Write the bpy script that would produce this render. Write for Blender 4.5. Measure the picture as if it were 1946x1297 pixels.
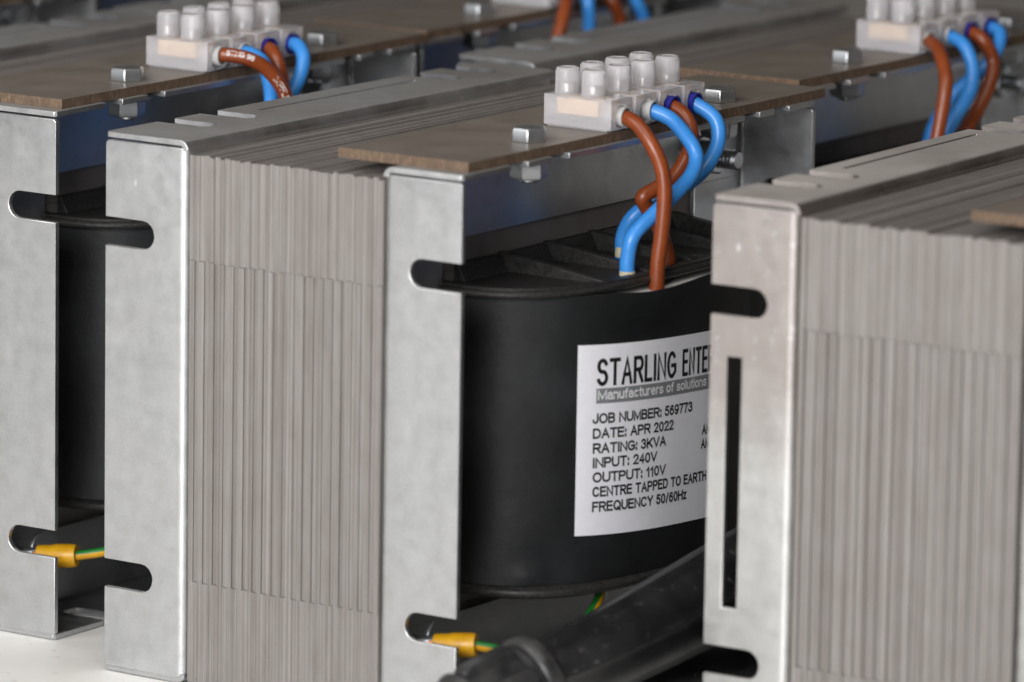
import bpy, bmesh, math, random
from mathutils import Vector, Matrix
from mathutils.geometry import tessellate_polygon
random.seed(7)
K = 0.001                                   # everything below is laid out in millimetres
for o in list(bpy.data.objects): bpy.data.objects.remove(o)
SC = bpy.context.scene; COL = SC.collection

# ------------------------------------------------------------------ camera
cd = bpy.data.cameras.new('camera'); cam = bpy.data.objects.new('camera', cd); COL.objects.link(cam)
cp, cyaw, cpit, crol = (1057.528, -1431.041, 442.980), 0.582230, -0.187169, 0.016663   # yaw, pitch, roll
_f = Vector((-math.sin(cyaw)*math.cos(cpit), math.cos(cyaw)*math.cos(cpit), math.sin(cpit)))
_r = Vector((math.cos(cyaw), math.sin(cyaw), 0)); _u = _r.cross(_f)
R_ = _r*math.cos(crol) + _u*math.sin(crol); U_ = -_r*math.sin(crol) + _u*math.cos(crol)
cam.matrix_world = Matrix(((R_.x, U_.x, -_f.x, cp[0]*K), (R_.y, U_.y, -_f.y, cp[1]*K), (R_.z, U_.z, -_f.z, cp[2]*K), (0, 0, 0, 1)))
cd.sensor_width = 36; cd.lens = 11602.56/1946*36; cd.clip_start = .02; cd.clip_end = 50
cd.dof.use_dof = True; cd.dof.focus_distance = 1.850; cd.dof.aperture_fstop = 10.5
SC.camera = cam

# ------------------------------------------------------------------ light
w = bpy.data.worlds.new('World'); SC.world = w; w.use_nodes = True
bg = w.node_tree.nodes['Background']; bg.inputs[1].default_value = 1.0          # dim warm room above, darker below
_g = w.node_tree.nodes.new('ShaderNodeTexCoord'); _s = w.node_tree.nodes.new('ShaderNodeSeparateXYZ'); _c = w.node_tree.nodes.new('ShaderNodeValToRGB')
w.node_tree.links.new(_g.outputs['Generated'], _s.inputs[0]); w.node_tree.links.new(_s.outputs['Z'], _c.inputs[0]); w.node_tree.links.new(_c.outputs[0], bg.inputs[0])
_c.color_ramp.elements[0].position = .0; _c.color_ramp.elements[0].color = (.003, .005, .008, 1)
_c.color_ramp.elements[1].position = .30; _c.color_ramp.elements[1].color = (.066, .057, .048, 1)
def area(name, loc, target, sx, sy, power, colour):
    l = bpy.data.lights.new(name, 'AREA'); l.shape = 'RECTANGLE'; l.size = sx; l.size_y = sy; l.energy = power; l.color = colour
    o = bpy.data.objects.new(name, l); COL.objects.link(o); o.location = loc
    o.rotation_euler = (Vector(target)-Vector(loc)).to_track_quat('-Z', 'Y').to_euler()
    return o
area('window_light', (.47, -1.74, .70), (.08, 0, .08), 1.1, .8, 38, (.98, .98, 1.0))
area('side_fill_light', (-1.2, -1.9, .5), (.0, 0, .1), 1.0, .8, 2.6, (.95, .98, 1.0))  # unseen fill, added to brighten the front metal faces
area('overhead_fill_light', (.42, -.40, 1.05), (.2, .0, .15), .45, .35, 2.4, (1.0, .96, .90))  # unseen fill, added to lift the boards and top flanges
area('bench_fill_light', (-.16, -.42, .55), (-.14, -.27, 0), .3, .3, 1.75, (1.0, .99, .97))  # unseen fill, added so the lit table brightens the lower fronts
SC.view_settings.view_transform = 'Standard'; SC.view_settings.look = 'None'
SC.view_settings.exposure = 0; SC.view_settings.gamma = 1; SC.view_settings.use_curve_mapping = False
SC.render.engine = 'CYCLES'
SC.cycles.max_bounces = 10; SC.cycles.transmission_bounces = 8

# ------------------------------------------------------------------ materials
def mat(name, base, rough=.5, metal=0.0, **kw):
    m = bpy.data.materials.new(name); m.use_nodes = True
    b = m.node_tree.nodes['Principled BSDF']
    b.inputs['Base Color'].default_value = (*base, 1); b.inputs['Roughness'].default_value = rough; b.inputs['Metallic'].default_value = metal
    for k, v in kw.items(): b.inputs[k.replace('_', ' ')].default_value = v
    return m
class NT:
    def __init__(s, m): s.t = m.node_tree; s.b = s.t.nodes['Principled BSDF']; s.tc = s.t.nodes.new('ShaderNodeTexCoord')
    def noise(s, scale, vec=(1, 1, 1), detail=4, rough=.55, off=(0, 0, 0)):
        mp = s.t.nodes.new('ShaderNodeMapping'); mp.inputs['Scale'].default_value = vec; mp.inputs['Location'].default_value = off
        s.t.links.new(s.tc.outputs['Object'], mp.inputs[0])
        n = s.t.nodes.new('ShaderNodeTexNoise'); n.inputs['Scale'].default_value = scale; n.inputs['Detail'].default_value = detail; n.inputs['Roughness'].default_value = rough
        s.t.links.new(mp.outputs[0], n.inputs['Vector']); return n.outputs['Fac']
    def vor(s, scale, vec=(1, 1, 1)):
        mp = s.t.nodes.new('ShaderNodeMapping'); mp.inputs['Scale'].default_value = vec
        s.t.links.new(s.tc.outputs['Object'], mp.inputs[0])
        n = s.t.nodes.new('ShaderNodeTexVoronoi'); n.inputs['Scale'].default_value = scale
        s.t.links.new(mp.outputs[0], n.inputs['Vector']); return n
    def ramp(s, fac, stops):
        r = s.t.nodes.new('ShaderNodeValToRGB'); e = r.color_ramp.elements
        while len(e) < len(stops): e.new(.5)
        for i, (p, c) in enumerate(stops):
            e[i].position = p; e[i].color = (*c, 1) if len(c) == 3 else c
        s.t.links.new(fac, r.inputs[0]); return r.outputs[0]
    def mix(s, a, b, fac=.5, mode='MIX'):
        m = s.t.nodes.new('ShaderNodeMix'); m.data_type = 'RGBA'; m.blend_type = mode
        if isinstance(fac, float): m.inputs[0].default_value = fac
        else: s.t.links.new(fac, m.inputs[0])
        for i, x in ((6, a), (7, b)):
            if isinstance(x, tuple): m.inputs[i].default_value = (*x, 1)
            else: s.t.links.new(x, m.inputs[i])
        return m.outputs[2]
    def rng(s, fac, a, b, lo=.3, hi=.7):
        n = s.t.nodes.new('ShaderNodeMapRange'); s.t.links.new(fac, n.inputs[0])
        n.inputs[1].default_value = lo; n.inputs[2].default_value = hi; n.inputs[3].default_value = a; n.inputs[4].default_value = b; return n.outputs[0]
    def bump(s, fac, strength, dist=.0005):
        n = s.t.nodes.new('ShaderNodeBump'); n.inputs['Strength'].default_value = strength; n.inputs['Distance'].default_value = dist
        s.t.links.new(fac, n.inputs['Height']); s.t.links.new(n.outputs[0], s.b.inputs['Normal'])
    def to(s, sock, name): s.t.links.new(sock, s.b.inputs[name])

def galvanised(name, base, dust, top_tint=None, dusty=True):
    m = mat(name, base, .42, .9); n = NT(m)
    sp = n.noise(170, detail=6, rough=.65); big = n.noise(38, detail=3, off=(.3, .1, .2)); fine = n.noise(1400, detail=2)
    c = n.ramp(sp, [(.3, tuple(x*.91 for x in base)), (.52, base), (.74, tuple(min(1, x*1.06) for x in base))])
    c = n.mix(c, dust, n.rng(big, 0, .22, .42, .72))
    c = n.mix(c, n.ramp(fine, [(.35, (.88, .88, .88)), (.62, (1, 1, 1))]), .5, 'MULTIPLY')
    if top_tint:                                  # brownish tint over the upper part of the sheet, patchy at its rim
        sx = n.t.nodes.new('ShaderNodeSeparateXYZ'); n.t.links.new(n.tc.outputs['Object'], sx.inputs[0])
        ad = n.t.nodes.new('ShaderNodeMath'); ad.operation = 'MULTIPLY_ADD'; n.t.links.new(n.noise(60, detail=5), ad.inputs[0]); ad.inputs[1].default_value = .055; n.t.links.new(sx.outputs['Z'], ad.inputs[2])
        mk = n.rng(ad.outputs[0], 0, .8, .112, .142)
        sp2 = n.mix(top_tint, base, n.rng(n.noise(330, detail=3), 0, .7, .60, .72))
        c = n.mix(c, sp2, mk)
    vo = n.vor(85, (1, 1, .4)); sc = n.mix(n.rng(vo.outputs['Distance'], 1, 0, .03, .07), (0, 0, 0), n.rng(big, 1, 0, .52, .58))   # a few bright nicks
    c = n.mix(c, (.9, .9, .9), sc)
    # dust that has settled on the faces that look up
    ge = n.t.nodes.new('ShaderNodeNewGeometry'); sn = n.t.nodes.new('ShaderNodeSeparateXYZ'); n.t.links.new(ge.outputs['Normal'], sn.inputs[0])
    du = n.mix((0, 0, 0), n.ramp(n.noise(26, detail=5), [(.3, (.55, .55, .55)), (.7, (.9, .9, .9))]), n.rng(sn.outputs['Z'], 0, 1 if dusty else 0, .8, .97))
    c = n.mix(c, tuple(x*(1.0 if top_tint else .36) for x in dust), du)  # brownish-topped sheet gets paler dust, standing in for stronger light on its top
    me_ = n.mix(n.rng(big, 1.0, .86, .4, .75), (0, 0, 0), du)
    n.to(c, 'Base Color'); n.to(n.mix(n.rng(sp, .31, .46), (.62, .62, .62), du), 'Roughness'); n.to(me_, 'Metallic')
    n.bump(n.mix(sp, fine, .35), .07, .0004); return m
M_GALV = galvanised('galvanised_steel', (.66, .67, .68), (.46, .43, .40))
M_GALVC = galvanised('shaded_galvanised_steel', (.60, .61, .62), (.46, .43, .40), dusty=False)  # darker copy without dust, paints the shade on the bottom flanges
M_GALVB = galvanised('brownish_top_galvanised_steel', (.67, .67, .66), (.50, .47, .44), (.42, .368, .345))
M_ZINC = mat('zinc_plated_steel', (.58, .60, .62), .24, 1.0); _n = NT(M_ZINC); _n.to(_n.rng(_n.noise(160, detail=2), .36, .48), 'Roughness')

M_CORE = mat('laminated_iron', (.27, .245, .225), .62, .25); n = NT(M_CORE)
s1 = n.noise(1, (620, 5, 5), 3, .7); s2 = n.noise(1, (1700, 14, 14), 2, .6); s3 = n.noise(260, (1, 1, .3), 5)
c = n.ramp(s1, [(.25, (.208, .192, .180)), (.5, (.278, .262, .250)), (.75, (.350, .338, .326))])
c = n.mix(c, n.ramp(s2, [(.3, (.78, .75, .73)), (.6, (1, 1, 1))]), .6, 'MULTIPLY')
c = n.mix(c, n.ramp(s3, [(.3, (.80, .77, .74)), (.65, (1, 1, 1))]), .6, 'MULTIPLY')
_ge = n.t.nodes.new('ShaderNodeNewGeometry')
c = n.mix(c, n.ramp(_ge.outputs['Random Per Island'], [(0, (.90, .875, .86)), (.5, (.98, .97, .96)), (1, (1.07, 1.06, 1.06))]), 1.0, 'MULTIPLY')
n.to(c, 'Base Color'); n.bump(n.mix(s1, s2, .5), .4, .0003)

M_BOARD = mat('brown_fibre_board', (.10, .083, .07), .4); n = NT(M_BOARD)
a_ = n.noise(60, detail=5); b_ = n.noise(1900, detail=2); 
c = n.ramp(a_, [(.3, (.185, .160, .137)), (.7, (.225, .198, .172))])
c = n.mix(c, n.ramp(b_, [(.35, (.66, .64, .62)), (.72, (1.3, 1.27, 1.25))]), .6, 'MULTIPLY')
n.to(c, 'Base Color'); n.to(n.rng(a_, .36, .46), 'Roughness'); n.bump(b_, .15, .0002)
M_BEDGE = mat('cut_fibre_board_edge', (.30, .18, .10), .75); n = NT(M_BEDGE)
a_ = n.noise(1, (1100, 1100, 300), 5, .75)
n.to(n.ramp(a_, [(.28, (.06, .042, .028)), (.5, (.135, .088, .056)), (.75, (.26, .175, .118))]), 'Base Color'); n.bump(a_, .5, .0006)

M_WRAP = mat('black_insulation_wrap', (.022, .024, .025), .46, Specular_IOR_Level=.28); n = NT(M_WRAP)
a_ = n.noise(24, detail=4); b_ = n.noise(1200, detail=2)
n.to(n.ramp(a_, [(.28, (.010, .0105, .011)), (.5, (.016, .017, .018)), (.74, (.029, .031, .033))]), 'Base Color'); n.to(n.rng(a_, .38, .56), 'Roughness'); n.bump(n.mix(a_, b_, .05), .42, .003)
M_BOB = mat('black_moulded_plastic', (.02, .02, .021), .48, Specular_IOR_Level=.35); n = NT(M_BOB)
b_ = n.noise(900, detail=3); n.to(n.ramp(b_, [(.35, (.016, .0155, .015)), (.75, (.046, .043, .039))]), 'Base Color'); n.bump(b_, .15, .0003)
M_RUB = mat('black_rubber', (.02, .02, .021), .4); n = NT(M_RUB)
a_ = n.noise(85, detail=5); b_ = n.noise(420, (1, 1, 1), 3, .7)
n.to(n.mix(n.ramp(a_, [(.35, (.009, .009, .0095)), (.7, (.017, .0165, .017))]), (.20, .19, .185), n.rng(b_, 0, .55, .63, .74)), 'Base Color'); n.to(n.rng(a_, .26, .48), 'Roughness'); n.bump(a_, .2, .001)
M_RUBD = mat('dusty_black_rubber', (.05, .05, .05), .5); n = NT(M_RUBD)
a_ = n.noise(110, detail=5); n.to(n.ramp(a_, [(.35, (.016, .016, .0165)), (.7, (.050, .049, .048))]), 'Base Color'); n.to(n.rng(a_, .28, .46), 'Roughness'); n.bump(a_, .15, .001)
M_WHITEP = mat('white_insulation_paper', (.82, .80, .76), .7)
M_LABEL = mat('white_label_paper', (.80, .79, .83), .42); n = NT(M_LABEL); n.to(n.ramp(n.noise(300), [(.3, (.85, .84, .88)), (.7, (.89, .88, .92))]), 'Base Color')
M_INK = mat('black_ink', (.012, .012, .014), .5)
M_GREYBAR = mat('grey_ink', (.22, .225, .24), .5)
M_WINK = mat('white_ink', (.82, .82, .82), .5)
M_TB = mat('translucent_nylon', (.97, .95, .97), .34, 0, Transmission_Weight=.71, IOR=1.30); n = NT(M_TB)
n.to(n.rng(n.noise(60), .23, .26), 'Roughness')
M_INSERT = mat('cream_brass_insert', (.86, .66, .46), .5, 0.0)
M_SCREW = mat('bright_screw', (.85, .84, .80), .2, 1.0)
M_BROWN = mat('brown_pvc', (.24, .05, .013), .28); n = NT(M_BROWN); n.to(n.ramp(n.noise(120), [(.3, (.20, .042, .011)), (.7, (.27, .060, .016))]), 'Base Color'); n.to(n.rng(n.noise(500), .24, .38), 'Roughness')
M_BLUE = mat('blue_pvc', (.045, .27, .72), .3); n = NT(M_BLUE); n.to(n.ramp(n.noise(120), [(.3, (.04, .24, .66)), (.7, (.055, .30, .78))]), 'Base Color'); n.to(n.rng(n.noise(500), .25, .4), 'Roughness')
M_FGREY = mat('grey_ferrule', (.52, .52, .51), .38)
M_FBLUE = mat('dark_blue_ferrule', (.02, .022, .25), .3)
M_YEL = mat('yellow_crimp_sleeve', (.75, .46, .012), .38); n = NT(M_YEL); n.to(n.ramp(n.noise(250), [(.35, (.55, .27, .006)), (.65, (.70, .37, .010))]), 'Base Color')
M_EARTH = mat('green_yellow_pvc', (.1, .3, .05), .35); n = NT(M_EARTH)
M_GREEN = mat('green_pvc', (.015, .16, .025), .35)
M_COPPER = mat('copper_strands', (.55, .17, .07), .35, .9)
M_CREAM = mat('cream_sleeve', (.55, .5, .34), .6)
M_TABLE = mat('white_table_top', (.80, .785, .75), .42); n = NT(M_TABLE)
a_ = n.noise(9, detail=6, rough=.65); b_ = n.noise(120, detail=3); 
c = n.ramp(a_, [(.3, (.72, .70, .66)), (.6, (.82, .81, .78))]); c = n.mix(c, (.42, .38, .33), n.rng(b_, 0, .6, .62, .74))
n.to(c, 'Base Color'); n.to(n.rng(a_, .35, .55), 'Roughness')

# ------------------------------------------------------------------ mesh helpers
class MB:
    def __init__(s): s.v = []; s.f = []; s.m = []
    def add(s, vs, fs, mi=0):
        b = len(s.v); s.v += [tuple(v) for v in vs]
        for f in fs: s.f.append(tuple(b+i for i in f)); s.m.append(mi)
    def box(s, x0, x1, y0, y1, z0, z1, mi=0):
        vs = [(x, y, z) for x in (x0, x1) for y in (y0, y1) for z in (z0, z1)]
        s.add(vs, [(0, 1, 3, 2), (4, 6, 7, 5), (0, 4, 5, 1), (2, 3, 7, 6), (0, 2, 6, 4), (1, 5, 7, 3)], mi)
    def rings(s, rings, cap0=True, cap1=True, mi=0):
        n = len(rings[0]); b = len(s.v)
        for r in rings: s.v += [tuple(p) for p in r]
        for i in range(len(rings)-1):
            for j in range(n):
                k = (j+1) % n; s.f.append((b+i*n+j, b+i*n+k, b+(i+1)*n+k, b+(i+1)*n+j)); s.m.append(mi)
        if cap0: s.f.append(tuple(b+j for j in range(n-1, -1, -1))); s.m.append(mi)
        if cap1: s.f.append(tuple(b+(len(rings)-1)*n+j for j in range(n))); s.m.append(mi)
    def lathe(s, prof, o, axis, n=24, mi=0, ph=0.0, cap=True, lobes=None):
        """prof: list of (distance along axis, radius)"""
        ax = Vector(axis).normalized(); t = Vector((0, 0, 1)) if abs(ax.z) < .9 else Vector((1, 0, 0))
        e1 = ax.cross(t).normalized(); e2 = ax.cross(e1); o = Vector(o); rr = []
        for d, r in prof:
            ring = []
            for j in range(n):
                a = ph + 2*math.pi*j/n; q = r*(lobes(a) if lobes else 1)
                ring.append(o + ax*d + e1*(q*math.cos(a)) + e2*(q*math.sin(a)))
            rr.append(ring)
        s.rings(rr, cap, cap, mi)
    def tube(s, path, rad, n=14, mi=0, shape=None):
        P = [Vector(p) for p in path]; T = []
        for i in range(len(P)):
            a = P[max(i-1, 0)]; b = P[min(i+1, len(P)-1)]; T.append((b-a).normalized())
        ref = Vector((0, 0, 1)) if abs(T[0].z) < .9 else Vector((1, 0, 0))
        e = T[0].cross(ref).normalized(); rr = []
        for i, p in enumerate(P):
            e = (e - T[i]*e.dot(T[i])).normalized(); g = T[i].cross(e)
            r = rad[i] if isinstance(rad, (list, tuple)) else rad
            rr.append([p + e*(r*(shape(a, i) if shape else 1)*math.cos(a)) + g*(r*(shape(a, i) if shape else 1)*math.sin(a)) for a in (2*math.pi*j/n for j in range(n))])
        s.rings(rr, True, True, mi)
def spline(pts, sub=7):
    P = [Vector(p) for p in pts]; P = [P[0]*2-P[1]] + P + [P[-1]*2-P[-2]]; out = []
    for i in range(1, len(P)-2):
        for k in range(sub):
            t = k/sub; a, b, c, d = P[i-1:i+3]
            out.append(.5*((2*b)+(c-a)*t+(2*a-5*b+4*c-d)*t*t+(3*b-a-3*c+d)*t**3))
    out.append(P[-2]); return out
def obj(name, mb, mats, parent=None, bevel=0, seg=2, angle=32, smooth=True):
    me = bpy.data.meshes.new(name); me.from_pydata([tuple(c*K for c in v) for v in mb.v], [], mb.f)
    for m in (mats if isinstance(mats, (list, tuple)) else [mats]): me.materials.append(m)
    for p, mi in zip(me.polygons, mb.m): p.material_index = mi
    bm = bmesh.new(); bm.from_mesh(me); bmesh.ops.recalc_face_normals(bm, faces=bm.faces); bm.to_mesh(me); bm.free()
    if smooth:
        for p in me.polygons: p.use_smooth = True
        me.set_sharp_from_angle(angle=math.radians(angle))
    o = bpy.data.objects.new(name, me); COL.objects.link(o)
    if parent: o.parent = parent
    if bevel:
        b = o.modifiers.new('bevel', 'BEVEL'); b.width = bevel*K; b.segments = seg; b.limit_method = 'ANGLE'; b.angle_limit = math.radians(40)
        b.harden_normals = False
    return o
def thing(name, label, cat, loc=(0, 0, 0), rz=0, group=None):
    o = bpy.data.objects.new(name, None); COL.objects.link(o); o.location = tuple(c*K for c in loc); o.rotation_euler = (0, 0, rz)
    o.empty_display_size = .02; o['label'] = label; o['category'] = cat
    if group: o['group'] = group
    return o

# ------------------------------------------------------------------ dimensions of one transformer (mm)
S, L, ZT = 70.8, 192.0, 164.4               # stack width, length, bracket height
ZC0, ZC1 = .8, 160.3                        # core bottom and top
RB, TH = 3.0, 1.7                           # bend radius, sheet thickness
ARC = RB*math.pi/2

def sheet(mb, outer, holes, mapf):
    """flat pattern (s, t) with holes, cut along the bend, folded by mapf(s, t, depth) and given its thickness"""
    loops = [[Vector((p[0], p[1], 0)) for p in l] for l in [outer]+holes]
    flat = [p for l in loops for p in l]
    bm = bmesh.new(); vs = [bm.verts.new(p) for p in flat]
    for t in tessellate_polygon(loops):
        try: bm.faces.new([vs[i] for i in t])
        except ValueError: pass
    bmesh.ops.dissolve_limit(bm, angle_limit=.01, verts=bm.verts, edges=bm.edges)
    for k in range(7):
        bmesh.ops.bisect_plane(bm, geom=bm.verts[:]+bm.edges[:]+bm.faces[:], plane_co=(0, ARC*k/6, 0), plane_no=(0, 1, 0))
    bmesh.ops.triangulate(bm, faces=[f for f in bm.faces if len(f.verts) > 4])
    bm.verts.index_update(); n = len(bm.verts)
    top = [mapf(v.co.x, v.co.y, 0) for v in bm.verts]; bot = [mapf(v.co.x, v.co.y, TH) for v in bm.verts]
    F = [tuple(v.index for v in f.verts) for f in bm.faces]
    fs = F + [tuple(n+i for i in reversed(f)) for f in F]
    for e in bm.edges:
        if len(e.link_faces) == 1:
            a, b = e.verts[0].index, e.verts[1].index; fs.append((a, b, n+b, n+a))
    mb.add(top+bot, fs); bm.free()
def pq(t, d):
    if t <= 0: return d, RB-t
    if t < ARC:
        a = t/RB; return RB-(RB-d)*math.cos(a), RB-(RB-d)*math.sin(a)
    return RB+(t-ARC), d
def tt(p): return ARC+p-RB
def slot_pts(s, tin, r, te, up=True):       # a round-ended slot open at the outer edge t = te
    pts = [(s-r, te)]
    for k in range(9):
        a = math.pi + math.pi*k/8; pts.append((s+r*math.cos(a), tin+r+r*math.sin(a)))
    pts.append((s+r, te)); return pts
def rect_hole(s0, s1, t0, t1): return [(s0, t0), (s0, t1), (s1, t1), (s1, t0)]

def bracket(parent, side, wd, material, front_slit=False, jit=0):
    """pan of bent sheet: upright against the core, four flanges turned outwards"""
    mb = MB(); X = (lambda p: S+p) if side > 0 else (lambda p: -p)
    te = tt(wd); tin = tt(wd-18.2); webd = 25.7; leg = 25
    def flange(s0, s1, w0, w1, wl, slots, holes):
        o = [(w0, -wl), (w0, 0), (s0, 0), (s0, te-.8), (s0+.8, te)]
        for s in slots: o += slot_pts(s, tin, 4.25, te)
        o += [(s1-.8, te), (s1, te-.8), (s1, 0), (w1, 0), (w1, -wl)]
        return o, holes
    fs = [rect_hole(45.7, 118.5, tt(17.5), tt(22.4))] if front_slit else []
    fp = flange(1.2, ZT-2.4, webd, ZT-webd, leg, [30.1, 134.5], fs)
    sheet(mb, *fp, lambda s, t, d: (X(pq(t, d)[0]), pq(t, d)[1], s))
    br = obj('mounting_bracket', mb, material, parent, bevel=.35, seg=2); mb = MB()
    bp_ = flange(1.2, ZT-2.4, webd, ZT-webd, leg, [30.1, 134.5], [])
    sheet(mb, *bp_, lambda s, t, d: (X(pq(t, d)[0]), L-pq(t, d)[1], s))
    obj('rear_flange', mb, material, br, bevel=.35, seg=2); mb = MB()
    ts = [29, 50.4, 157, 177] if side < 0 else [29, 50.4, 155, 172]
    tp = flange(0, L+2*(side < 0), RB, L-RB, webd-RB, ts, [rect_hole(63.5, 146, tt(20.6), tt(21.9))])
    sheet(mb, *tp, lambda s, t, d: (X(pq(t, d)[0]), s, ZT-pq(t, d)[1]))
    obj('top_flange', mb, material, br, bevel=.35, seg=2); mb = MB()
    bt = flange(0, L, RB, L-RB, webd-RB, ts, [])
    sheet(mb, *bt, lambda s, t, d: (X(pq(t, d)[0]), s, pq(t, d)[1]))
    obj('bottom_flange', mb, M_GALVC, br, bevel=.35, seg=2); return br

def core(parent, rnd):
    """interleaved groups of sheets: every other group stands back a little between the two joints"""
    mb = MB(); x = .35; odd = 0
    j = lambda a: rnd.uniform(-a, a)
    while x < S-.5:
        t = min(rnd.uniform(1.62, 1.98), S-.35-x)
        if t < .4: break
        n_ = 3; q = t/n_                     # a group splits into bundles a hair apart
        a, b = 31.6+j(.15), 128.8+j(.25); zt_ = ZC1+j(.4)
        bot, mid, up = .85+j(.10), .78+j(.15)+(.50 if odd else 0), .85+j(.16)
        for k in range(n_):
            xa, xb = x+k*q, x+(k+1)*q-rnd.choice((.03, .05, .07)); e = j(.06)
            mb.box(xa, xb, bot+e, L-.8, ZC0, a-(.1 if odd else .0), 0)
            mb.box(xa, xb, mid+e, L-.8, a+.02, b-.02, 0)
            mb.box(xa, xb, up+e, L-.8+e, b+(.0 if odd else .12), zt_+j(.12), 0)
        x += t; odd = 1-odd
    return obj('laminated_core', mb, M_CORE, parent)

# plan outline of the winding where it bulges out of the core window (superellipse), by arc length
def outl(a, b, n, N=240):
    pts = []
    for i in range(N+1):
        th = -math.pi/2 + math.pi*i/N; c, s_ = math.cos(th), math.sin(th)
        pts.append((S+a*abs(c)**(2/n), 96+b*math.copysign(abs(s_)**(2/n), s_)))
    return pts
WRAP = outl(44.5, 67, 2.5, 2000); WL = [0.0]
for i in range(2000): WL.append(WL[-1]+math.dist(WRAP[i], WRAP[i+1]))
def on_wrap(u, off=0.0):
    import bisect
    i = min(max(bisect.bisect_right(WL, u)-1, 0), 1999); f = (u-WL[i])/max(WL[i+1]-WL[i], 1e-9)
    p, q = WRAP[i], WRAP[i+1]; dx, dy = q[0]-p[0], q[1]-p[1]; l = math.hypot(dx, dy) or 1
    return p[0]+f*dx+dy/l*off, p[1]+f*dy-dx/l*off
def sstep(a, b, x):
    t = min(max((x-a)/(b-a), 0), 1); return t*t*(3-2*t)
def bulge(u, z):                            # the loose wrap stands off towards its upper middle edge and dents near the bottom corner
    return 3.0*sstep(109, 121, z-.10*(70-u if u < 70 else 0))*sstep(44, 82, u)*sstep(150, 120, u) - 1.4*math.exp(-((u-36)/7)**2-((z-43)/7)**2) + 1.2*math.exp(-((u-30)/5)**2-((z-40)/3.0)**2)
def wrap_pt(u, z, off=0.0):
    x, y = on_wrap(u, off+bulge(u, z)); return (x, y, z)
def mir(p, side): return p if side > 0 else (S-p[0], p[1], p[2])

def coil(parent, side):
    root = MB(); NU, NZ = 120, 46; z0, z1 = 37.4, 123.6
    for side in (side,):
        us = [WL[-1]*i/NU for i in range(NU+1)]
        top_ = lambda u: z1 + .9*math.sin(u*.07)*sstep(50, 70, u)
        for off, flip in ((0, 0), (-.7, 1)):
            g = [[mir(wrap_pt(u, z0+(top_(u)-z0)*k/NZ, off), side) for k in range(NZ+1)] for u in us]
            vs = [p for r in g for p in r]; fs = []
            for i in range(NU):
                for k in range(NZ):
                    a = i*(NZ+1)+k; fs.append((a, a+NZ+1, a+NZ+2, a+1))
            if not flip: outer = (vs, fs)
            else: inner = (vs, fs)
        n = len(outer[0]); fs = outer[1] + [tuple(n+i for i in reversed(f)) for f in inner[1]]
        for i in range(NU):
            a, b = i*(NZ+1)+NZ, (i+1)*(NZ+1)+NZ; fs.append((a, b, n+b, n+a))
        root.add(outer[0]+inner[0], fs)
    c = obj('coil', root, M_WRAP, parent, angle=45)
    pp = MB()
    for side in (side,):
        o = outl(43.2, 65.5, 2.5, 80); pp.rings([[mir((x, y, z), side) for x, y in o] for z in (38, 121.8)])
    obj('insulation_paper', pp, M_WHITEP, c)
    for zlo, zhi, up in ((123.7, 126.0, 1), (33.6, 37.2, -1)):
        fl = MB()
        for side in (side,):
            o = outl(41.5 if up > 0 else 45.5, 70 if up > 0 else 68, 3.1, 90)
            rnd_ = [(0.0, .8), (.8, 0.0), (1.5, 0.0), (2.3, .8)] if up > 0 else [(0, 3.0), (.5, 1.2), (1.4, .2), (2.2, 0), (2.9, .3), (3.6, 1.4)]
            rr = []
            for dz, ins in rnd_:
                rr.append([mir((S+(x-S)*(1-ins/45) if x > S+.01 else S+.0, 96+(y-96)*(1-ins/70), zlo+dz), side) for x, y in o])
            fl.rings(rr)
            if up > 0:
                ri, ro = outl(37.0, 64.5, 3.1, 90), outl(40.3, 68.2, 3.1, 90)          # raised lip round the edge
                m = len(ri)
                vs = [mir((x, y, z), side) for l, z in ((ro, zhi-.1), (ro, zhi+.7), (ri, zhi+.7), (ri, zhi-.1)) for x, y in l]
                fs = [(k*m+i, k*m+i+1, (k+1)*m+i+1, (k+1)*m+i) for k in range(3) for i in range(m-1)]
                fl.add(vs, fs)
                for yy in (60, 84, 108, 132, 152):                                     # gussets that run down from the core to the lip
                    prof = [(S+.2, zhi-.3), (S+.2, zhi+5.6), (S+3, zhi+5.6), (S+38, zhi+.9), (S+37.5, zhi-.3)]
                    vs = [mir((x, yy+dy, z), side) for dy in (-1.6, 1.6) for x, z in prof]; k = len(prof)
                    fl.add(vs, [tuple(range(k)), tuple(range(2*k-1, k-1, -1))] + [(i, (i+1) % k, k+(i+1) % k, k+i) for i in range(k)])
                prof = [(S+.2, zhi-.3), (S+.2, zhi+5.2), (S+1.6, zhi+5.2), (S+4.5, zhi-.3)]
                vs = [mir((x, yy, z), side) for yy in (36, 156) for x, z in prof]
                fl.add(vs, [(0, 1, 2, 3), (7, 6, 5, 4)] + [(i, (i+1) % 4, 4+(i+1) % 4, 4+i) for i in range(4)])
        obj('bobbin_flange', fl, M_BOB, c, bevel=.3, seg=2)
    return c

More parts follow.
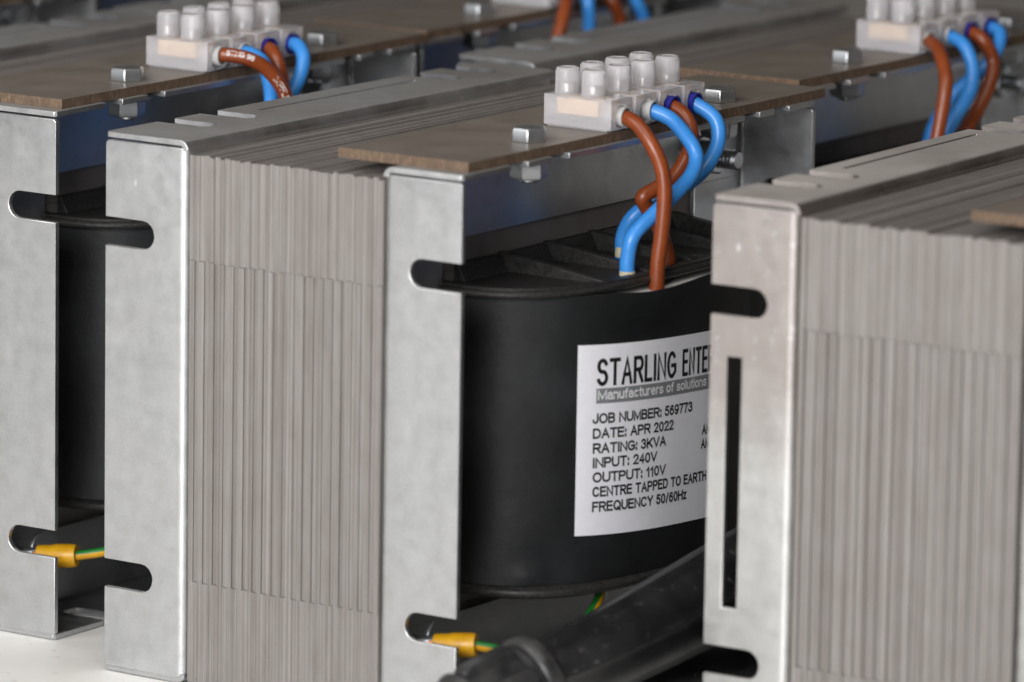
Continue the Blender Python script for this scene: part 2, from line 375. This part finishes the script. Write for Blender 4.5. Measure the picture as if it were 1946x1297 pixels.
# ------------------------------------------------------------------ lettering
def arc(cx, cy, rx, ry, a0, a1, n=9): return [(cx+rx*math.cos(math.radians(a0+(a1-a0)*k/n)), cy+ry*math.sin(math.radians(a0+(a1-a0)*k/n))) for k in range(n+1)]
GL = {                                        # stroke letters: width, centre lines in a unit box (cap height 1)
 'A': (.80, [[(0, 0), (.5, 1), (1, 0)], [(.18, .34), (.82, .34)]]), 'B': (.70, [[(0, 0), (0, 1), (.55, 1)]+arc(.6, .77, .34, .23, 90, -90)+[(0, .54)], [(.55, .54)]+arc(.62, .27, .38, .27, 90, -90)+[(0, 0)]]),
 'C': (.80, [arc(.52, .5, .52, .5, 42, 318, 18)]), 'D': (.78, [[(0, 0), (0, 1), (.45, 1)]+arc(.45, .5, .55, .5, 90, -90, 14)+[(0, 0)]]),
 'E': (.68, [[(1, 1), (0, 1), (0, 0), (1, 0)], [(0, .53), (.92, .53)]]), 'F': (.62, [[(1, 1), (0, 1), (0, 0)], [(0, .52), (.86, .52)]]),
 'G': (.86, [arc(.5, .5, .5, .5, 45, 300, 18)+[(1, .2), (1, .47), (.55, .47)]]), 'H': (.76, [[(0, 0), (0, 1)], [(1, 0), (1, 1)], [(0, .53), (1, .53)]]),
 'I': (.06, [[(.5, 0), (.5, 1)]]), 'J': (.52, [[(1, 1), (1, .28)]+arc(.5, .28, .5, .28, 0, -180, 10)]), 'K': (.76, [[(0, 0), (0, 1)], [(.98, 1), (0, .33)], [(.32, .57), (1, 0)]]),
 'L': (.58, [[(0, 1), (0, 0), (1, 0)]]), 'M': (.88, [[(0, 0), (0, 1), (.5, .08), (1, 1), (1, 0)]]), 'N': (.76, [[(0, 0), (0, 1), (1, 0), (1, 1)]]),
 'O': (.88, [arc(.5, .5, .5, .5, 90, 450, 24)]), 'P': (.70, [[(0, 0), (0, 1), (.6, 1)]+arc(.66, .74, .34, .26, 90, -90)+[(0, .48)]]),
 'Q': (.88, [arc(.5, .5, .5, .5, 90, 450, 24), [(.6, .25), (1, -.06)]]), 'R': (.76, [[(0, 0), (0, 1), (.6, 1)]+arc(.66, .75, .34, .25, 90, -90)+[(0, .5)], [(.5, .5), (1, 0)]]),
 'S': (.72, [arc(.5, .755, .46, .245, 25, 250, 12)+arc(.5, .265, .5, .265, 70, -155, 12)]), 'T': (.74, [[(0, 1), (1, 1)], [(.5, 1), (.5, 0)]]),
 'U': (.76, [[(0, 1), (0, .34)]+arc(.5, .34, .5, .34, 180, 360, 12)+[(1, 1)]]), 'V': (.80, [[(0, 1), (.5, 0), (1, 1)]]), 'Y': (.78, [[(0, 1), (.5, .44), (1, 1)], [(.5, .46), (.5, 0)]]),
 'z': (.46, [[(0, .70), (1, .70), (0, 0), (1, 0)]]), ':': (.06, [[(.5, 0), (.5, .13)], [(.5, .58), (.5, .71)]]), '/': (.34, [[(0, 0), (1, 1)]]), ' ': (.20, []),
 '0': (.58, [arc(.5, .5, .5, .5, 90, 450, 22)]), '1': (.34, [[(.1, .74), (.8, 1), (.8, 0)]]), '2': (.58, [arc(.5, .71, .47, .29, 165, -25, 10)+[(0, 0), (1, 0)]]),
 '3': (.58, [arc(.46, .76, .42, .24, 160, -80, 10)+arc(.46, .27, .52, .27, 85, -160, 11)]), '4': (.60, [[(.75, 0), (.75, 1), (0, .28), (1, .28)]]),
 '5': (.58, [[(.92, 1), (.2, 1), (.08, .50)]+arc(.47, .32, .5, .32, 140, -160, 12)]), '6': (.58, [arc(.55, .5, .5, .5, 55, 180, 8)+arc(.5, .31, .48, .31, 180, 540, 18)]),
 '7': (.58, [[(0, 1), (1, 1), (.55, .5), (.35, 0)]]), '8': (.58, [arc(.5, .76, .42, .24, 90, 450, 16), arc(.5, .27, .5, .27, 90, 450, 16)]), '9': (.58, [arc(.5, .69, .48, .31, 0, 360, 18)+arc(.45, .5, .53, .5, 0, -125, 8)]),
 'a': (.50, [arc(.5, .53, .45, .19, 155, 0, 6)+[(.95, .12), (1.05, 0)], [(.95, .43)]+arc(.45, .2, .45, .2, 95, 270, 8)+arc(.45, .2, .5, .2, 270, 350, 4)]), 'n': (.48, [[(0, 0), (0, .72)], [(0, .4)]+arc(.5, .42, .5, .30, 170, 0, 8)+[(1, 0)]]),
 'u': (.48, [[(0, .72), (0, .3)]+arc(.5, .3, .5, .3, 180, 340, 8), [(1, .72), (1, 0)]]), 'f': (.28, [[(.4, 0), (.4, .78)]+arc(.8, .78, .4, .22, 180, 90, 5)+[(1, 1)], [(0, .70), (.95, .70)]]),
 'c': (.48, [arc(.52, .36, .5, .36, 45, 315, 14)]), 't': (.26, [[(.45, .95), (.45, .15)]+arc(.8, .16, .35, .16, 180, 270, 5)+[(1, 0)], [(0, .70), (1, .70)]]),
 'r': (.28, [[(0, 0), (0, .72)], [(0, .42)]+arc(.9, .42, .9, .29, 170, 85, 6)]), 'e': (.52, [[(0, .38), (1, .38)]+arc(.5, .36, .5, .36, 3, 315, 16)]),
 's': (.46, [arc(.5, .53, .45, .19, 25, 250, 9)+arc(.5, .18, .5, .18, 70, -155, 9)]), 'o': (.54, [arc(.5, .36, .5, .36, 90, 450, 18)]), 'l': (.04, [[(.5, 0), (.5, 1)]]), 'i': (.04, [[(.5, 0), (.5, .72)], [(.5, .86), (.5, 1)]])}
def stroke_text(body, width, cap, th):
    """flat quads for one line of lettering, exactly width x cap, every stroke th wide"""
    gp = th*1.0+.045*cap+.06*th; kx = (width-th-(len(body)-1)*gp)/sum(GL[c][0] for c in body); ky = cap-th; V = []; F = []; x = 0
    for c in body:
        wd, strokes = GL[c]
        for st in strokes:
            P = [Vector((th/2+x+px*wd*kx, th/2+py*ky)) for px, py in st]
            Q = [P[0]]
            for a in P[1:]:
                if (a-Q[-1]).length > .02*cap: Q.append(a)
            P = Q
            if len(P) < 2: continue
            loop = (P[0]-P[-1]).length < .03*cap
            # butt ends reach half a stroke further
            if not loop:
                P[0] = P[0]+(P[0]-P[1]).normalized()*th*.5; P[-1] = P[-1]+(P[-1]-P[-2]).normalized()*th*.5
            b = len(V)
            for i, p in enumerate(P):
                d0 = (P[i]-P[i-1]).normalized() if i else ((P[-1]-P[-2]).normalized() if loop else None)
                d1 = (P[i+1]-P[i]).normalized() if i < len(P)-1 else ((P[1]-P[0]).normalized() if loop else None)
                d0 = d0 or d1; d1 = d1 or d0
                n0, n1 = Vector((-d0.y, d0.x)), Vector((-d1.y, d1.x)); m = n0+n1
                m = n0 if m.length < .2 else m.normalized()
                k = min(1/max(m.dot(n0), .35), 1.9)
                V.append(p+m*(th/2*k)); V.append(p-m*(th/2*k))
            for i in range(len(P)-1): F.append((b+2*i, b+2*i+1, b+2*i+3, b+2*i+2))
        x += wd*kx+gp
    return V, F
def rating_label(parent):
    tilt = lambda u: -(u-44)*.052
    def P(u, z, off): x, y, _ = wrap_pt(u, z+tilt(u), off); return (x, y, z+tilt(u))
    mb = MB(); u0, u1, z0, z1 = 43.6, 112.0, 51.7, 108.9; NU, NZ = 70, 20
    g = [[P(u0+(u1-u0)*i/NU, z0+(z1-z0)*k/NZ, o) for i in range(NU+1) for k in range(NZ+1)] for o in (.28, .05)]
    m = NZ+1; n = len(g[0]); fs = [(i*m+k, (i+1)*m+k, (i+1)*m+k+1, i*m+k+1) for i in range(NU) for k in range(NZ)]
    al = fs + [tuple(n+i for i in reversed(f)) for f in fs]
    rim = [i*m for i in range(NU+1)] + [NU*m+k for k in range(1, m)] + [i*m+NZ for i in range(NU-1, -1, -1)] + [k for k in range(NZ-1, 0, -1)]
    for a, b in zip(rim, rim[1:]+rim[:1]): al.append((a, b, n+b, n+a))
    mb.add(g[0]+g[1], al)
    lab = obj('rating_label', mb, M_LABEL, parent, angle=50)
    def write(name, lines, material, off):
        t = MB()
        for body, ua, ub, zb, cap, bold in lines:
            vs, f = stroke_text(body, ub-ua, cap, bold)
            t.add([P(ua+x, zb+y, off) for x, y in vs], f)
        return obj(name, t, material, lab, smooth=False)
    write('title_lettering', [('STARLING', 50, 84.6, 96.5, 8.25, 1.2), ('ENTER', 87.8, 105.6, 96.5, 8.25, 1.14)], M_INK, .36)
    bar = MB(); us = [50+(109-50)*i/60 for i in range(61)]
    bar.add([P(u, z, .34) for u in us for z in (91.3, 95.8)], [(2*i, 2*i+2, 2*i+3, 2*i+1) for i in range(60)])
    obj('heading_strip', bar, M_GREYBAR, lab)
    write('strip_lettering', [('Manufacturers of solutions', 50.5, 101.5, 92.35, 3.0, .52)], M_WINK, .40)
    L_ = [('JOB NUMBER: 569773', 48.8, 93.9, 85.25), ('DATE: APR 2022', 49, 83.8, 80.75), ('RATING: 3KVA', 49.1, 80, 76.3), ('INPUT: 240V', 49.1, 75.8, 71.95),
          ('OUTPUT: 110V', 49.2, 80.2, 67.55), ('CENTRE TAPPED TO EARTH', 49.2, 102.8, 63.2), ('FREQUENCY 50/60Hz', 49.2, 91.6, 58.7),
          ('AM', 99.6, 104.6, 77.5), ('AM', 99.2, 104.2, 73.2)]
    write('rating_lettering', [(b, a, c, z, 3.15, .62) for b, a, c, z in L_], M_INK, .36)
    return lab

# ------------------------------------------------------------------ fittings
def hexa(mb, o, axis, af, h, ph=0, mi=0):
    r = af/math.sqrt(3); mb.lathe([(0, r*.985), (h*.08, r), (h*.8, r), (h, r*.90)], o, axis, 6, mi, ph)
def board_bolt(parent, x, y, z, ph):
    mb = MB(); hexa(mb, (x, y, z), (0, 0, 1), 9.6, 4.2, ph)
    mb.lathe([(0, 2.6), (.5, 3), (13, 3)], (x, y, z-12.3), (0, 0, 1), 16)
    mb.lathe([(0, 7.2), (1.3, 7.2)], (x, y, ZT-TH-1.35), (0, 0, 1), 28)
    hexa(mb, (x, y, ZT-TH-1.4), (0, 0, -1), 10, 5.0, ph+.3)
    return obj('hex_bolt', mb, M_ZINC, parent, bevel=.25, seg=2)
def clamp_bolt(parent, y, z, side=1, ln=17):
    X0 = S+TH if side > 0 else -TH; ax = (side, 0, 0)
    st = MB(); prof = [(-4, 3.0)]; d = 0
    while d < ln-1: prof += [(d, 3.1), (d+.3, 3.1), (d+.65, 2.35), (d+1.0, 3.1)]; d += 1.3
    prof += [(ln, 2.5)]
    st.lathe(prof, (X0, y, z), ax, 20); b = obj('clamp_bolt', st, M_ZINC, parent, angle=25)
    nu = MB(); hexa(nu, (X0+side*1.5, y, z), ax, 10, 5.2, random.random()); obj('nut', nu, M_ZINC, b, bevel=.25)
    wa = MB(); wa.lathe([(0, 6.4), (1.4, 6.4)], (X0+side*.05, y, z), ax, 28); obj('washer', wa, M_ZINC, b, bevel=.2)
    return b
def wire(parent, pts, material, ferr, fcol, name='wire', r=2.3):
    P = spline(pts); mb = MB(); mb.tube(P, r, 16); o = obj(name, mb, material, parent, angle=60)
    if ferr:
        d = (P[2]-P[0]).normalized(); a = Vector((pts[0][0]-1.0, pts[0][1], pts[0][2])); f = MB()
        ax = (Vector((1, 0, 0))*.8+d*.2).normalized()
        f.lathe([(-5, 2.9), (.5, 3.0), (2.6, 3.15), (3.4, 3.3), (3.4, 2.75), (1.2, 2.5)], a - ax*.6, ax, 24); obj('ferrule', f, fcol, o, angle=40)
    return o
TBX0, TBX1, TBY, PIT, ZB = 73.8, 97.8, 77.6, 13.25, 167.4
def terminal_block(parent):
    mb = MB(); N = 20
    mb.box(TBX0+1, TBX1-1.6, TBY+.4, TBY+PIT*4-2.6, ZB+.05, ZB+2.2)                        # base strip
    for i in range(4):
        y0 = TBY+PIT*i; y1 = y0+11.4; yc = (y0+y1)/2; zc = ZB+4.6
        # pole body: rectangular tube along X with a round wire entry
        outer = [(y0, ZB+.6), (y1, ZB+.6), (y1, ZB+9.8), (y0, ZB+9.8)]; hole = [(yc+3.7*math.cos(2*math.pi*k/N), zc+3.7*math.sin(2*math.pi*k/N)) for k in range(N)]
        tri = tessellate_polygon([[Vector((*p, 0)) for p in outer], [Vector((*p, 0)) for p in hole]]); al = outer+hole; n = len(al)
        xs = (TBX0, TBX1)
        vs = [(x, *p) for x in xs for p in al]
        fs = [tuple(t) for t in tri] + [tuple(n+k for k in reversed(t)) for t in tri]
        fs += [(k, (k+1) % 4, n+(k+1) % 4, n+k) for k in range(4)] + [(4+k, 4+(k+1) % N, n+4+(k+1) % N, n+4+k) for k in range(N)]
        mb.add(vs, fs)
        if i < 3: mb.box(TBX0+4.5, TBX1-6.5, y1+.02, y0+PIT-.02, ZB+2.3, ZB+7.2)
        for xc in (78.4, 87.9):                                                            # screw turrets
            pass
            mb.lathe([(0, 3.85), (6.6, 3.72), (7.4, 3.5), (7.8, 3.1), (7.85, 2.5), (7.6, 2.3)], (xc, yc, ZB+9.75), (0, 0, 1), 28)
    tb = obj('terminal_block', mb, M_TB, parent, bevel=.3, seg=2, angle=40)
    for i in range(4):
        yc = TBY+PIT*i+5.7; ins = MB(); ins.box(TBX0+4.0, TBX1-5.0, yc-4.75, yc+3.2, ZB+4.0, ZB+8.9)
        obj('brass_insert', ins, M_INSERT, tb, bevel=.4)
        for xc in (78.4, 87.9):
            sc = MB(); h = random.uniform(1.2, 3.0)
            sc.lathe([(0, 2.3), (h, 2.3), (h+.4, 1.9)], (xc, yc, ZB+10.4), (0, 0, 1), 18); obj('terminal_screw', sc, M_SCREW, tb, bevel=.1)
    return tb
def board(parent, dx=0):
    mb = MB(); x0, x1, y0, y1 = 51.5+dx, 97.0+dx, 4.5, 199.0
    prof = [(x0, y0), (x1, y0+.6), (x1+.6, y1), (x0, y1)]; z0, z1 = ZT+.06, ZB
    mb.add([(x, y, z1) for x, y in prof], [(0, 1, 2, 3)], 0); mb.add([(x, y, z0) for x, y in prof], [(3, 2, 1, 0)], 0)
    nseg = 60
    for a, b in zip(prof, prof[1:]+prof[:1]):
        l0 = []
        for k in range(nseg+1):
            t = k/nseg; jx = random.uniform(-.12, .12) if 0 < k < nseg else 0
            l0.append((a[0]+(b[0]-a[0])*t, a[1]+(b[1]-a[1])*t, jx))
        vs = [(x, y, z) for x, y, j in l0 for z in (z0, z1)]
        mb.add(vs, [(2*k, 2*k+2, 2*k+3, 2*k+1) for k in range(nseg)], 1)
    bd = obj('terminal_board', mb, [M_BOARD, M_BEDGE], parent, smooth=False)
    st = MB(); r = random.Random(3)                                                        # worn, unreadable ink stamp
    for k in range(9):
        y = 64+k*2.4; x = 60.5+r.uniform(-.3, .3)
        for q in range(3):
            x_ = x+r.uniform(-1.3, 1.3); y_ = y+r.uniform(-.6, .6); h = r.uniform(.5, 1.6); g = r.uniform(.25, .45)
            if r.random() < .3: h, g = g, h
            st.add([(x_-h/2, y_-g/2, ZB+.02), (x_+h/2, y_-g/2, ZB+.02), (x_+h/2, y_+g/2, ZB+.02), (x_-h/2, y_+g/2, ZB+.02)], [(0, 1, 2, 3)])
    obj('ink_stamp', st, mat_stamp, bd, smooth=False)
    for y, ph in ((50.4, .50), (154.0, .60)): board_bolt(bd, 87.2+dx, y, ZB+.02, ph)
    return bd
mat_stamp = mat('worn_pale_ink', (.19, .165, .15), .6)
def earth_wire(parent, pts=None):
    P = spline(pts or [(95.5, 14, 23.7), (102, 19, 22.3), (110, 32, 19), (110.5, 46, 20), (105.8, 58, 25), (104.6, 66, 30), (99, 75, 36), (92, 84, 42)])
    g = MB(); g.tube(P, 1.45, 14); e = obj('earth_wire', g, M_GREEN, parent, angle=60)
    y = MB()                                                                              # yellow stripe on the insulation
    for i in range(len(P)-1):
        pass
    T = [(P[min(i+1, len(P)-1)]-P[max(i-1, 0)]).normalized() for i in range(len(P))]
    rr = []
    for i, p in enumerate(P):
        toc = Vector((.45, -.72, -.5)); e1 = (toc-T[i]*toc.dot(T[i])).normalized(); e2 = T[i].cross(e1)
        rr.append([p + (e1*math.cos(a)+e2*math.sin(a))*r for r, a in ((1.53, -.8), (1.53, -.4), (1.53, 0), (1.53, .4), (1.53, .8), (1.2, .8), (1.2, -.8))])
    y.rings(rr); obj('yellow_stripe', y, M_YEL, e, angle=60)
    c = MB(); d = Vector((11.5, 4.2, 1.0)); c.lathe([(0, 3.3), (.2, 3.5), (4.5, 3.5), (5.6, 3.75), (11, 3.7), (12.6, 3.35), (12.6, 2.0)], (84.4, 10, 22.7), d, 26)
    obj('crimp_sleeve', c, M_YEL, e, angle=35)
    k = MB()
    for j in range(7):
        a = j*.9; k.lathe([(0, .75), (1.6, .75)], Vector((83.2, 9.6, 22.6))+Vector((0, math.sin(a), math.cos(a)))*(1.5 if j else 0), d, 8)
    obj('copper_strands', k, M_COPPER, e)
    t = MB(); t.lathe([(0, 7.0), (1.2, 7.0)], (S+TH+7.0, 18, 22), (1, 0, 0), 26); t.box(S+TH+7.1, S+TH+8.1, 12, 17, 18.5, 25.5); t.lathe([(0, 2.2), (9, 2.2)], (78, 11, 22.4), d, 12)
    obj('ring_terminal', t, M_ZINC, e, bevel=.2)
    return e
W_B = dict(
 brown1=[(97, 85.0, 171.6), (101, 84.2, 170.8), (104.5, 83.6, 168.9), (109, 83.2, 164.1), (112, 83.7, 158.1), (113.5, 83.4, 150.4), (113.5, 82.4, 139.5), (113, 81.4, 130.1), (112.8, 81.2, 122.4), (112.8, 81.2, 114)],
 blue2=[(97, 99.6, 171.9), (101, 101, 170.6), (104.5, 102.6, 168.2), (109, 105.1, 161.7), (111, 104.2, 157.4), (112, 99.1, 153), (111, 90.5, 147.7), (109.5, 84.2, 143.7), (107.2, 76.8, 138.0), (106, 75.6, 130.6), (106, 75.8, 125)],
 brown3=[(97, 111.0, 172), (102, 111, 169.5), (105, 110.3, 165.3), (106, 108.7, 160.8), (106, 104.5, 155.7), (105, 99.9, 151.4), (103, 94.4, 149.2), (101, 90.9, 147), (101, 92.9, 143.8), (103, 96.3, 138), (106, 97.2, 129.5), (106, 97.2, 125)],
 blue4=[(97, 123.2, 171.6), (104, 125, 167.1), (106, 124.2, 160.5), (105, 120.1, 153.7), (103, 114.1, 149.1), (100, 107.8, 145.6), (97, 102.9, 143.6), (93, 98, 139.3), (90, 97.3, 133.2), (90, 97.3, 126)])
W_A = dict(
 brown1=[(97.5, 84, 172.2), (100, 84.7, 172.8), (106, 87.7, 171.9), (110, 92, 168.7), (113, 95.9, 163), (114, 98.8, 156.1), (114, 100, 146), (113, 98, 134), (112.8, 96, 120)],
 blue2=[(97, 97, 172), (102, 95.3, 172), (106, 96.1, 169.6), (107.5, 97.1, 164.3), (108, 98, 157.3), (108.5, 97, 148), (107, 86, 138), (106, 80, 124)],
 brown3=[(97, 110.3, 172.2), (102, 107, 171.3), (105, 105.8, 167.5), (106, 106.8, 161.2), (106, 108, 150), (104, 108, 138), (104, 107, 125)],
 blue4=[(97, 123, 172), (102, 120.5, 172.0), (105.5, 118.5, 168.5), (106, 115.8, 162.7), (105, 112.3, 157), (104, 108, 149), (98, 100, 138), (92, 97, 125)])
W_B2 = dict(
 brown1=[(97, 84, 171.8), (101, 80.5, 171.4), (106, 76.6, 169.4), (112, 70.9, 162), (113, 67.7, 153.5), (113, 64.6, 143.5), (112.8, 62, 132), (112.8, 61, 118)],
 blue2=[(97, 97, 172), (105, 93.8, 169.9), (109, 92.7, 163.2), (110, 90.1, 155.8), (109, 83.5, 148.7), (107, 79.6, 141.2), (106, 76, 132), (106, 75, 125)],
 brown3=[(97, 110.2, 172.2), (103, 109.5, 169.8), (106, 111.2, 162.9), (107, 107.6, 155.3), (106, 101.9, 147.1), (106, 95.8, 141.7), (105, 92, 132), (105, 91, 125)],
 blue4=[(97, 123.4, 172.2), (103, 120.4, 171), (105, 115.5, 166.4), (103, 110.7, 160.6), (99, 104.2, 154.9), (96, 101.1, 150.6), (92, 97, 140), (90, 96, 126)])
W_A2 = dict(
 brown1=[(97, 84, 171.8), (104, 77, 172.6), (110, 69, 172.2), (113, 61.1, 163.9), (113, 57, 154), (112.8, 58, 140), (112.8, 60, 120)],
 blue2=[(97, 97, 172), (104, 88.5, 173), (110, 82.1, 170.8), (110, 83.4, 160.1), (109, 83.5, 148.7), (107, 79.6, 141.2), (106, 75, 125)],
 brown3=[(97, 110.2, 172.2), (103, 105.5, 171.4), (106, 104, 167.9), (107, 107.5, 159.5), (106, 101.9, 147.1), (105, 91, 125)],
 blue4=[(97, 123.4, 172.2), (103, 119.9, 171), (105.5, 119.9, 166.3), (106, 123.4, 159.2), (103, 116, 151), (96, 101.1, 146), (90, 96, 126)])

def transformer(label, loc, rz, wires, seed, mats=None, front_slit=False, wl=30.6, wr=27.9, extras=(), left=True):
    rnd = random.Random(seed); random.seed(seed)
    t = thing('power_transformer', label, 'transformer', loc, rz, 'transformers packed in rows on the table')
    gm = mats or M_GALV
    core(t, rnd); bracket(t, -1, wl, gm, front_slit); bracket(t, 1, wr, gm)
    coil(t, 1); coil(t, -1); board(t); terminal_block(t)
    for k, m, fc in (('brown1', M_BROWN, M_FGREY), ('blue2', M_BLUE, M_FGREY), ('brown3', M_BROWN, M_FBLUE), ('blue4', M_BLUE, M_FBLUE)):
        w_ = wire(t, wires[k], m, True, fc)
        if k[0] == 'b' and k.startswith('blue'):
            e = wires[k][-2]; s_ = MB(); s_.lathe([(0, 2.42), (3.0, 2.42)], (e[0], e[1], e[2]-6.2), (0, 0, 1), 16); obj('end_sleeve', s_, M_CREAM, w_)
        if k == 'brown1' and 'print' in extras: wire_print(w_, wires[k])
    clamp_bolt(t, L-25, 147.3, ln=14); clamp_bolt(t, 14.5, 17, ln=8)
    clamp_bolt(t, 14.5, 147.5, ln=10); clamp_bolt(t, L-14.5, 17, ln=10)
    earth_wire(t, [(95.5, 14, 23.7), (103, 18, 25.2), (109, 26, 27), (108, 40, 29), (101, 52, 32), (92, 60, 38)] if 'print' in extras else None)
    return t
def wire_print(w_, pts):
    P = spline(pts, 30); d = [0.0]
    for a, b in zip(P, P[1:]): d.append(d[-1]+(b-a).length)
    view = Vector((.53, -.81, .19))
    def at(s_, v):
        i = max(k for k in range(len(d)) if d[k] <= s_) if s_ > 0 else 0; i = min(i, len(P)-2); f = (s_-d[i])/(d[i+1]-d[i])
        p = P[i].lerp(P[i+1], f); T = (P[min(i+2, len(P)-1)]-P[max(i-1, 0)]).normalized()
        n_ = (view-T*view.dot(T)).normalized(); b = n_.cross(T); a = v/2.35
        return p + (n_*math.cos(a)+b*math.sin(a))*2.36
    mb = MB()
    for body, s0, s1, v0, h in (('STING 98', 3.2, 11.2, -.3, 1.8), ('IMPFLE', 20.0, 28.5, -.9, 2.0)):
        vs, fs = stroke_text(body, s1-s0, h, .24)
        mb.add([at(s0+x, v0+y) for x, y in vs], fs)
    obj('printed_marking', mb, M_WINK, w_, smooth=False)

# ------------------------------------------------------------------ the place
tb = MB(); tb.add([(-2600, -2200, 0), (2600, -2200, 0), (2600, 2600, 0), (-2600, 2600, 0)], [(0, 1, 2, 3)])
tb.add([(-2600, -2200, -40), (2600, -2200, -40), (2600, 2600, -40), (-2600, 2600, -40)], [(3, 2, 1, 0)])
tb.add([], [])
tbl = obj('table_top', tb, M_TABLE, smooth=False); tbl['kind'] = 'structure'

RB_ = -0.016418
B = transformer('transformer in the middle with a white printed rating label on its black coil', (0, 0, .3), RB_, W_B, 11)
rating_label(B)
A = transformer('transformer at left cut by the picture edge, its brown wire printed with white letters', (-163.91, 21.63, .3), -.007334, W_A, 12, extras=('print',))
C = transformer('blurred foreground transformer at right with a long thin slit in its brownish front bracket', (199.30, 17.65, .3), .023771, W_B, 13, M_GALVB, True, wl=28.0)
B2 = transformer('transformer behind the middle one, its white terminal block cut by the top edge at right', (-11.2, 203.0, .3), RB_, W_B2, 14)
A2 = transformer('transformer behind the left one, its bright bolt and hanging wires at the top edge', (-164.9, 219.7, .3), -.007334, W_A2, 15)
Z = transformer('dark transformer in the top left corner showing only part of its side and end flange', (-327.5, 62.0, .3), -.01, W_B, 16)
Z2 = transformer('shadowed transformer beyond the top left corner one, only its dark side in view', (-331, 262.0, .3), -.01, W_A2, 17)

def cable_connector():
    t = thing('cable_connector', 'black rubber cable connector with a fluted nut lying between middle and right transformers', 'connector', (122, -3, 0))
    o0 = Vector((122, -3, 0)); V = lambda *p: Vector(p)-o0
    P = spline([V(137, -17, 25.5), V(140.3, 2, 28.2), V(143.4, 30, 32.6), V(145.7, 60, 37.3), V(147, 84, 41), V(148, 100, 43)], 8); n = len(P); mb = MB()
    mb.tube(P, [10.0+3.0*min(1, i/(n*.6)) for i in range(n)], 64, 0, lambda a, i: 1+.12*max(0, math.cos(5*a+.9))**10-.02*math.cos(2*a))
    obj('boot', mb, M_RUB, t, angle=50)
    nb = MB(); a0 = V(127.6, -45.0, 17.4); d = V(138.6, -13, 26.4)-a0
    lob = lambda a: 1.03-.20*min(1, max(0, math.cos(6*a+.5)+.35)*2.2)
    nb.lathe([(5.2, 9), (5.5, 12.4), (6.5, 13.2), (8, 13.5), (22.4, 13.9), (23.4, 13.2), (24, 9)], a0, d, 144, lobes=lob)
    nb.lathe([(-3, 5), (-2, 8.5), (0, 10.8), (2, 12.4), (4, 13.2), (4.6, 12.6), (4.6, 10.4), (23.6, 10.6), (23.6, 12.4), (24, 13.4), (25.8, 12.8), (25.8, 10)], a0, d, 96)
    nb.lathe([(25.6, 11), (25.9, 13.4), (27, 14.3), (30, 14.3), (31.4, 13.4), (32.6, 11.0), (33.6, 10)], a0, d, 64)
    obj('fluted_nut', nb, M_RUBD, t, angle=40)
    cb = MB(); cb.tube(spline([Vector(p)-o0 for p in ((150, 100, 43), (156, 130, 46), (150, 180, 40), (140, 240, 20))], 8), 6, 24); obj('cable', cb, M_RUB, t)
    return t
cable_connector()
cb = MB(); cb.tube(spline([(112, -30, 8), (118, 20, 8), (126, 70, 8), (136, 105, 8), (140, 170, 8), (138, 260, 8)], 8), 7.6, 28)
c_ = obj('cable', cb, M_RUB); c_['label'] = 'plain black cable lying on the table underneath the fluted connector'; c_['category'] = 'cable'
